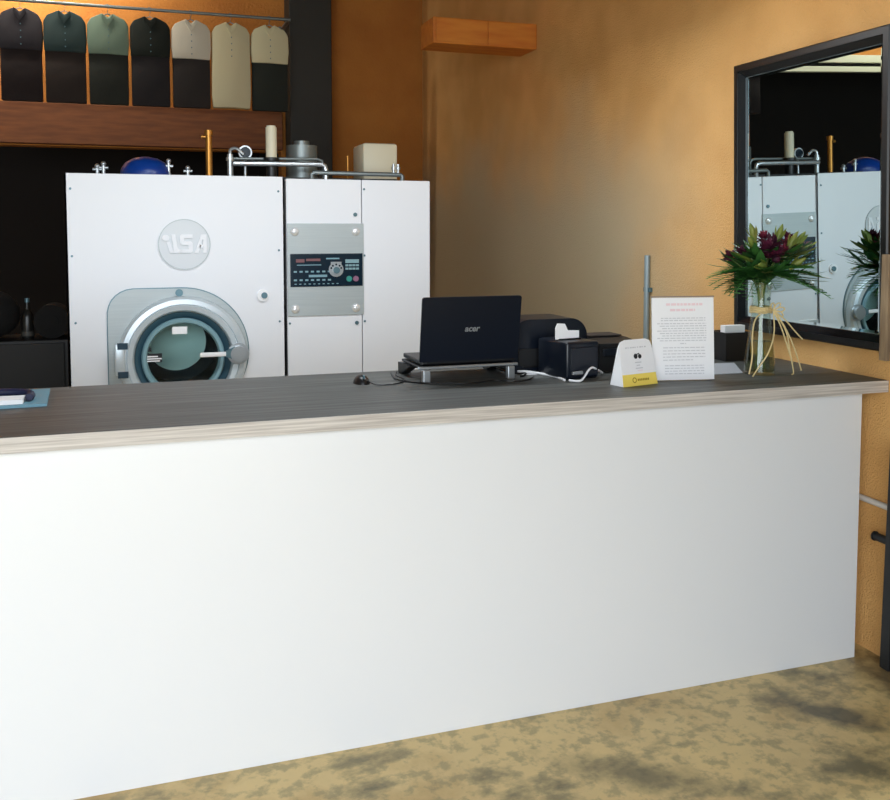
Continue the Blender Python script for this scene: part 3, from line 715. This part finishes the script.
def bud(c, d, L=.085):
    mb = MB(); d = Vector(d).normalized(); c = Vector(c)
    mb.tube([c, c+d*L*.3, c+d*L*.6, c+d*L*.85, c+d*L], [.008, .013, .012, .007, .002], 10)
    for k in range(3):
        o = d.orthogonal().normalized(); o.rotate(Matrix.Rotation(k*2.1, 3, d)); mb.leaf(c, (d+o*.5), o, L*.9, .022, .1, 4)
    mb.build('lily_bud', M['bud'], bq, True)
for dx, dy, dz, d in ((.03, -.05, .165, (.3, -.1, 1)), (-.075, -.06, .135, (-.6, -.2, .6)), (.145, -.02, .15, (.8, 0, .9)), (.07, -.07, .14, (.5, -.2, 1)), (-.06, -.10, .07, (-.8, -.5, .1)), (-.05, -.02, .17, (-.3, 0, .8)), (.045, -.11, .06, (.5, -.5, .5))):
    bud(top+Vector((dx, dy, dz)), d, .075)
# broad leaves
fo = MB()
for k in range(110):
    a = rnd.uniform(0, 2*PI); rr_ = rnd.uniform(.02, .13); zz = rnd.uniform(.02, .125)
    base = top+Vector((rr_*math.cos(a)*1.15+.015, rr_*math.sin(a)*.75, zz))
    fo.leaf(base, (math.cos(a), math.sin(a), rnd.uniform(-.25, .55)), (0, 0, 1), rnd.uniform(.08, .13), rnd.uniform(.026, .045), rnd.uniform(-.35, -.05), 6)
for k in range(16):
    a = rnd.uniform(0, 2*PI); fo.leaf(top+Vector((.02*math.cos(a), .02*math.sin(a), -.01)), (math.cos(a), math.sin(a), .9), (0, 0, 1), .14, .035, -.2, 6)
fo.build('broad_leaves', M['leaf'], bq)
gl_ = MB()
for dx, dy, dz, d in ((.10, -.07, .06, (1, -.3, .1)), (.12, -.03, .09, (1, -.1, .25)), (.09, -.09, .02, (.9, -.4, -.2)), (.12, .03, .09, (1, .2, .2)), (.13, -.04, .03, (1, -.1, -.25)), (.08, -.11, .05, (.7, -.6, -.3)), (-.05, -.10, .05, (-.6, -.6, -.1)), (-.09, -.06, .08, (-.9, -.2, .2)), (.15, -.02, .10, (1, 0, .35))):
    gl_.leaf(top+Vector((dx*.8, dy, dz)), d, (0, 0, 1), .15, .046, -.12, 7)
gl_.build('pale_leaves', M['bud'], bq)
# fern fronds
fe = MB()
def frond(base, d, L, droop=.3, w=.05):
    d = Vector(d).normalized(); base = Vector(base); side = d.cross(Vector((0, 0, 1))).normalized(); pts = []
    for i in range(13):
        t = i/12; pts.append(base+d*L*t+Vector((0, 0, -droop*L*t*t)))
    fe.tube([tuple(p) for p in pts], .0014, 5)
    for i in range(1, 13):
        t = i/12; ww = w*math.sin(PI*min(1, .12+.88*t))**.7+.006; tg = (pts[i]-pts[i-1]).normalized()
        for sg in (-1, 1): fe.leaf(pts[i], side*sg+tg*.55+Vector((0, 0, .12)), (0, 0, 1), ww, .028, -.1, 3)
for a, el, L, dr_ in ((180, .15, .22, .35), (205, .0, .20, .4), (225, -.1, .20, .35), (250, -.05, .19, .2), (160, .2, .20, .3), (275, .05, .18, .2), (300, -.1, .19, .2), (325, -.1, .24, .3), (345, -.25, .26, .1), (195, .35, .22, .3), (20, .1, .18, .3), (240, .3, .2, .2), (60, .2, .15, .3), (120, .2, .16, .3), (290, .3, .2, .2), (190, .05, .17, .5), (200, -.2, .17, .2), (215, .1, .18, .2), (230, .15, .19, .2), (245, .0, .17, .2), (170, -.05, .18, .3), (185, -.3, .14, .1), (265, .1, .17, .2), (310, .15, .2, .2), (335, .1, .2, .5), (215, .2, .24, .55)):
    a = math.radians(a); frond(top+Vector((.03*math.cos(a), .03*math.sin(a), .035)), (math.cos(a), math.sin(a)*.8, el), L, dr_)
fe.build('fern_fronds', M['leaf2'], bq)

# black box behind the vase, papers
bb = thing('desk_organiser', 'small black open box holding white slips, behind the vase', 'box', (2.54, 3.53, T))
o_ = MB(); o_.box(2.495, 2.625, 3.475, 3.481, T, T+.128); o_.box(2.495, 2.625, 3.594, 3.60, T, T+.128)
o_.box(2.495, 2.501, 3.481, 3.594, T, T+.128); o_.box(2.619, 2.625, 3.481, 3.594, T, T+.128); o_.box(2.501, 2.619, 3.481, 3.594, T, T+.005)
o_.build('box_body', M['boxblk'], bb)
MB().box(2.507, 2.612, 3.50, 3.535, T+.0052, T+.158).build('white_slips', M['paper'], bb)
for nm, pts, dz, lb in (('paper_sheet', [(2.20, 3.17), (2.36, 3.17), (2.50, 3.42), (2.33, 3.44)], 0, 'grey-white sheet of paper flat on the counter between notice and vase'),):
    tag(MB().prism(pts, 'z', T+.0003+dz, T+.0025+dz).build(nm, M['paper_grey'], None, False, (2.3, 3.3, T)), lb, 'paper')

# folder, paper and strap at the left end
tag(MB().prism([(-.80, 3.28), (-.29, 3.305), (-.305, 3.615), (-.80, 3.60)], 'z', T+.0003, T+.010).build('folder', M['teal'], None, False, (-.55, 3.45, T)), 'flat teal folder at the left end of the countertop', 'folder')
tag(MB().prism([(-.80, 3.29), (-.365, 3.315), (-.365, 3.40), (-.80, 3.42)], 'z', T+.0105, T+.026).build('paper_stack', M['paper'], None, False, (-.55, 3.35, T+.0105)), 'white paper stack lying on the teal folder', 'paper')
sp = MB().tube([(-.78, 3.50, T+.024), (-.50, 3.50, T+.024), (-.41, 3.49, T+.024), (-.355, 3.45, T+.024), (-.345, 3.40, T+.024), (-.35, 3.36, T+.024)], .013, 10, 2)
tag(sp.build('lanyard', M['navy_cloth'], None, True, (-.5, 3.47, T+.0105)), 'dark navy strap curled over the teal folder and papers', 'strap')

# ------------------------------------------------------------------ mirror on the right wall
TL_ = .0249
MR = Matrix.Translation((2.755, 0, 1.6)) @ Matrix.Rotation(-TL_, 4, 'Y') 
mi = thing('wall_mirror', 'large black-framed mirror hung on the ochre wall, reflecting the machine', 'mirror', (2.76, 3.27, 1.23))
Y0, Y1, Z0, Z1 = 2.795, 3.75, 1.232-1.6, 2.478-1.6
FWD = .062
def mitred(prof_out, m, nm):
    # prof list of (inset, x)
    mb = MB(); L = []
    for ins, x in prof_out:
        L.append([mb.bm.verts.new((x, y, z)) for y, z in ((Y0+ins, Z0+ins), (Y1-ins, Z0+ins), (Y1-ins, Z1-ins), (Y0+ins, Z1-ins))])
    for k in range(len(L)):
        a_, b_ = L[k], L[(k+1) % len(L)]
        for i in range(4): mb.bm.faces.new((a_[i], a_[(i+1) % 4], b_[(i+1) % 4], b_[i]))
    bmesh.ops.recalc_face_normals(mb.bm, faces=mb.bm.faces[:]); mb.xf(MR); return mb.build(nm, m, mi)
mitred([(0, .012), (0, -.026), (.006, -.032), (.032, -.032), (.032, .012)], M['frame'], 'outer_frame')
mitred([(.0322, .012), (.0322, -.029), (.062, -.008), (.062, .012)], M['frame_in'], 'inner_frame')
MB().box(0, .004, Y0+.058, Y1-.058, Z0+.058, Z1-.058).xf(MR).build('mirror_glass', M['mirror'], mi)
mitred([(.0622, -.0002), (.0622, -.0010), (.074, -.0004), (.074, -.0002)], M['mirror'], 'bevelled_edge')
MB().box(.013, .0145, Y0+.01, Y1-.01, Z0+.01, Z1-.01).xf(MR).build('backing_board', M['boxblk'], mi)
hk = MB().box(2.757, 2.789, 3.26, 3.29, 2.38, 2.44).build('hanger_block', M['steel_dark'], mi)

# batten, conduits, gate
tag(MB().box(2.695, 2.715, 2.755, 2.792, 1.205, 1.61, .002).box(2.715, 2.79, 2.757, 2.775, 1.25, 1.30).build('timber_batten', M['batten'], None, False, (2.70, 2.77, 1.205)), 'weathered timber batten fixed beside the mirror\'s lower right corner', 'batten')
cd = thing('wall_conduit', 'upright grey conduit on the ochre wall behind the notice holder', 'pipe', (2.772, 4.61, 0))
MB().cyl((2.772, 4.615, .0), (2.772, 4.615, 1.56), .016).build('tube', M['conduit'], cd, True)
for z in (.5, 1.35): MB().box(2.77, 2.789, 4.58, 4.65, z, z+.025, .002).build('clip', M['steel_dark'], cd)
wc = thing('wall_pipe', 'white pipe running along the ochre wall below the counter\'s right end', 'pipe', (2.778, 3.2, .62))
MB().cyl((2.776, 2.79, .617), (2.776, 3.6, .628), .0125).build('tube', M['white_pipe'], wc, True)
MB().box(2.765, 2.789, 2.99, 3.01, .602, .645).build('clip', M['white_pipe'], wc)
gt = thing('security_gate', 'black steel gate edge with a slide bolt, right of the counter', 'gate', (2.76, 2.4, 0))
GM = Matrix.Translation((2.735, 2.762, 0)) @ Matrix.Rotation(math.radians(1.2), 4, 'X')
MB().box(-.02, .015, -.045, .0, .004, .90, .003).xf(GM).build('post', M['gate'], gt)
MB().box(-.02, .015, -1.2, -1.155, .03, .90, .003).xf(GM).build('post', M['gate'], gt)
MB().box(-.012, .008, -1.155, -.045, .10, .85).xf(GM).build('sheet', M['gate'], gt)
MB().cyl((2.74, 2.745, .50), (2.74, 2.825, .50), .016).cyl((2.74, 2.825, .50), (2.74, 2.832, .50), .019).build('slide_bolt', M['gate'], gt, True)

# ------------------------------------------------------------------ back of the shop
GY = 8.5
GZ = -.09
rail = thing('garment_rail', 'high steel rail carrying hung clothes at the back of the shop', 'rail', (0, GY, 3.68))
MB().cyl((-1.30, GY, 3.70+GZ), (1.38, GY, 3.70+GZ), .014).build('bar', M['grey_pipe'], rail, True)
for x in (-1.28, 1.36):
    MB().cyl((x, GY, 3.70+GZ), (x, BY-.001, 3.70+GZ), .012).build('bracket', M['grey_pipe'], rail, True)
    MB().cyl((x, BY-.015, 3.70+GZ), (x, BY-.001, 3.70+GZ), .04).build('wall_plate', M['grey_pipe'], rail, True)
def cloth_block(mb, pts, y, th):
    # rounded garment body from a half outline (mirrored)
    full = pts+[(-x, z) for x, z in pts[::-1] if x > 1e-6]
    mb.prism(full, 'y', y-th/2, y+th/2); return mb
def garment(x, ctop, cbot, long, desc):
    g = thing('garment', desc, 'garment', (x, GY, 2.86), 'clothes on the high rail')
    def sh(mb): return mb.xf(Matrix.Translation((x, 0, GZ)) @ Matrix.Diagonal((.845, 1, 1, 1)))
    h = MB(); h.tube([(0, GY, 3.635), (0, GY, 3.668), (.012, GY, 3.685), (.018, GY, 3.70), (.012, GY, 3.716), (0, GY, 3.72), (-.014, GY, 3.716)], .003, 6)
    h.tube([(-.17, GY, 3.575), (0, GY, 3.64), (.17, GY, 3.575)], .005, 6)
    sh(h).build('hanger', M['grey_pipe'], g)
    b_ = 2.88 if long else 3.29
    up_ = MB(); cloth_block(up_, [(0, 3.60), (.05, 3.635), (.16, 3.59), (.195, 3.54), (.20, b_+.10), (.195, b_+.07), (.19, b_), (.0, b_+.005)], GY, .085)
    bmesh.ops.bevel(up_.bm, geom=up_.bm.edges[:], offset=.012, segments=2, affect='EDGES', profile=.5)
    sh(up_).build('coat' if long else 'shirt', ctop, g, True)
    cl = MB(); cl.prism([(-.05, 3.632), (0, 3.56), (.05, 3.632), (.06, 3.60), (.0, 3.525), (-.06, 3.60)], 'y', GY-.052, GY-.0435); sh(cl).build('collar', ctop, g)
    bt = MB()
    for k in range(4): bt.cyl((.004, GY-.047, 3.50-k*.055), (.004, GY-.0435, 3.50-k*.055), .006, n=8)
    sh(bt).build('buttons', M['steel_dark'], g)
    if not long:
        tr = MB(); tr.box(-.188, .188, GY-.03, GY+.03, 2.87, 3.32, .012, 2); sh(tr).build('trousers', cbot, g, True)
    return g
GC = [((46, 42, 48), (30, 18, 18), 0, 'charcoal jacket on the high rail, leftmost of the hung clothes'), ((44, 62, 62), (42, 32, 28), 0, 'dark teal shirt on the high rail, right of the charcoal jacket'),
      ((118, 138, 120), (36, 38, 32), 0, 'sage green shirt with dark trousers on the high rail'), ((24, 30, 24), (34, 30, 32), 0, 'black jacket on the high rail, right of the sage green shirt'),
      ((214, 206, 188), (44, 38, 36), 0, 'off-white shirt with dark trousers on the high rail'), ((212, 202, 166), (212, 202, 166), 1, 'long cream coat hanging on the high rail'),
      ((214, 206, 170), (36, 40, 34), 0, 'cream shirt at the right end of the high rail')]
for i, (a, b_, lg, d) in enumerate(GC):
    garment(-.865+i*.342, mat('cloth_top', a, .9, bump=.3, bscale=8, bstretch=(1, 1, .3)), mat('cloth_bottom', b_, .9, bump=.3, bscale=8), lg, d)
tag(MB().box(1.40, 1.80, BY-.30, BY-.002, 0, CZ-.002, .01).build('steel_post', M['post'], None, False, (1.6, BY-.15, 0)), 'broad dark steel column against the back wall', 'column')
wcb = thing('lit_wall_box', 'made-up orange box high on the ochre wall, standing in for lit plaster', 'cabinet', (2.4, 6.3, 3.0))
MB().box(2.0, WX-.001, 6.2, 6.5, 3.01, 3.19, .006).build('carcass', M['orange'], wcb)  # made-up box; its orange stands in for a lit area of wall
MB().box(2.02, 2.40, 6.19, 6.1995, 3.02, 3.18, .003).build('door', M['orange'], wcb); MB().box(2.41, 2.775, 6.19, 6.1995, 3.02, 3.18, .003).build('door', M['orange'], wcb)

# dim storage corner left of the machine
sc_ = thing('storage_cabinet', 'dark low storage cabinet in the dim corner left of the machine', 'cabinet', (-1.15, 6.85, 0))
MB().box(-1.9, -.44, 6.65, 7.1, .06, .97, .006).build('carcass', M['boxblk'], sc_)
MB().box(-1.86, -.48, 6.69, 7.06, 0, .0598).build('plinth', M['black'], sc_)
for x in (-1.88, -1.40, -.92): MB().box(x+.005, x+.455, 6.63, 6.6495, .09, .95, .003).build('door', mat('cabinet_door', (10, 9, 9), .6), sc_)
bt_ = thing('bottle', 'dark bottle with a pale label on the dim storage cabinet', 'bottle', (-.70, 6.78, .971))
MB().lathe([(.038, 0), (.04, .01), (.04, .15), (.03, .18), (.015, .20), (.014, .245)], (-.70, 6.78, .971), n=20).build('body', mat('bottle_glass', (22, 22, 21), .3), bt_, True)
MB().lathe([(.0405, .02), (.0405, .05)], (-.70, 6.78, .971), n=20).build('label', mat('bottle_label', (70, 69, 66), .6), bt_, True)
MB().cyl((-.70, 6.78, 1.2165), (-.70, 6.78, 1.245), .016).build('cap', M['steel_dark'], bt_, True)
rl = MB().cyl((-.545, 6.72, 1.085), (-.545, 6.98, 1.085), .114, n=32); rl.cyl((-.545, 6.715, 1.085), (-.545, 6.72, 1.085), .045, n=20)
tag(rl.build('fabric_roll', mat('roll_cloth', (10, 9, 9), .9), None, True, (-.545, 6.85, .971)), 'dark rolled bundle on the storage cabinet beside the machine', 'bundle')
bg = MB().ball((-.93, 6.85, 1.137), .5, (.36, .30, .33), 20)
tag(bg.build('laundry_bag', mat('bag_cloth', (10, 9, 9), .9, bump=.5, bscale=9), None, True, (-.93, 6.85, .971)), 'dark laundry bag slumped on the storage cabinet left of the bottle', 'bag')

# ------------------------------------------------------------------ added fill lamps, all out of view
def fill_lamp(x, y, z, L, label, power, along='x', color=(1, .96, .90), size=.12, aim=0):  # added tube fixture with area light, brightens the depth of the room
    t = thing('ceiling_fill', label, 'lamp', (x, y, z), 'added fill lamps under the ceiling')
    if along == 'x':
        MB().box(x-L/2, x+L/2, y-.06, y+.06, z+.03, z+.09, .006).build('housing', M['paper'], t)
        MB().cyl((x-L/2+.03, y, z+.012), (x+L/2-.03, y, z+.012), .016).build('tube', M['lampw'], t, True)
    else:
        MB().box(x-.06, x+.06, y-L/2, y+L/2, z+.03, z+.09, .006).build('housing', M['paper'], t)
        MB().cyl((x, y-L/2+.03, z+.012), (x, y+L/2-.03, z+.012), .016).build('tube', M['lampw'], t, True)
    for s_ in (-.4, .4):
        p = (x+s_*L, y) if along == 'x' else (x, y+s_*L)
        MB().cyl((p[0], p[1], z+.09), (p[0], p[1], CZ-.001), .006).build('hanging_rod', M['grey_pipe'], t, True)
    li = bpy.data.lights.new('fill_light', 'AREA'); li.shape = 'RECTANGLE'
    li.size, li.size_y = (L-.06, size) if along == 'x' else (size, L-.06)
    li.energy = power; li.color = color
    lo = bpy.data.objects.new('fill_light', li); COL.objects.link(lo); lo.location = (0, 0, -.012); lo.rotation_euler = (math.radians(aim), 0, 0); lo.parent = t
    return t
fill_lamp(1.0, 3.9, 2.82, 2.0, 'added tube lamp, out of view, brightening the machine and counter', 40, color=(.88, .95, 1))
fill_lamp(-.9, 8.35, 4.35, 1.5, 'added tube lamp, out of view, brightening the back wall above the clothes rail', 55, aim=55, color=(1, .93, .80))
fill_lamp(-3.2, 8.2, 4.35, 1.5, 'added tube lamp, out of view, brightening the back wall above the cream beams', 45, aim=55, color=(1, .93, .80))

wl = thing('wall_fill_lamp', 'added spot lamp, out of view, brightening the ochre wall around the mirror', 'lamp', (2.05, 3.1, 3.75))
MB().cyl((2.05, 3.1, 3.74), (2.05, 3.1, 3.90), .06).cyl((2.05, 3.1, 3.90), (2.05, 3.1, CZ-.001), .01).build('shade', M['boxblk'], wl, True)  # added fixture for the spot that brightens the right wall
MB().ball((2.05, 3.1, 3.725), .035).build('bulb', M['lampw'], wl, True)
sl = bpy.data.lights.new('wall_fill_light', 'SPOT'); sl.energy = 30; sl.color = (1, .93, .82); sl.spot_size = math.radians(105); sl.spot_blend = 1.0; sl.shadow_soft_size = .06
slo = bpy.data.objects.new('wall_fill_light', sl); COL.objects.link(slo); slo.parent = wl; slo.location = (0, 0, -.075)
slo.rotation_euler = (Vector((2.79, 3.05, 2.85))-Vector((2.05, 3.1, 3.68))).to_track_quat('-Z', 'Y').to_euler()

# daylight: a bright overcast sky through the open shop front
w = bpy.data.worlds.new('sky'); SC.world = w; w.use_nodes = True
nt = w.node_tree; bg_ = nt.nodes['Background']; bg_.inputs['Color'].default_value = (.86, .935, 1.0, 1); bg_.inputs['Strength'].default_value = 5.8
po = bpy.data.lights.new('shopfront_portal', 'AREA'); po.shape = 'RECTANGLE'; po.size = 5.5; po.size_y = 3.4; po.cycles.is_portal = True
poo = bpy.data.objects.new('shopfront_portal', po); COL.objects.link(poo); poo.location = (-1.45, FY-.1, 1.7); poo.rotation_euler = (PI/2, 0, 0)

# ------------------------------------------------------------------ camera
cam = bpy.data.cameras.new('camera'); co = bpy.data.objects.new('camera', cam); COL.objects.link(co)
co.location = (0, 0, 1.70); co.rotation_euler = (math.radians(90-3.75), 0, math.radians(-18.6))
cam.sensor_fit = 'HORIZONTAL'; cam.sensor_width = 36; cam.lens = 36*920/890; cam.shift_y = -109/890; cam.shift_x = 0
cam.clip_start = .05; cam.clip_end = 100
SC.camera = co
vs_ = SC.view_settings; vs_.view_transform = 'Standard'; vs_.look = 'None'; vs_.gamma = 1; vs_.use_curve_mapping = False; vs_.exposure = 0.0
SC.display_settings.display_device = 'sRGB'
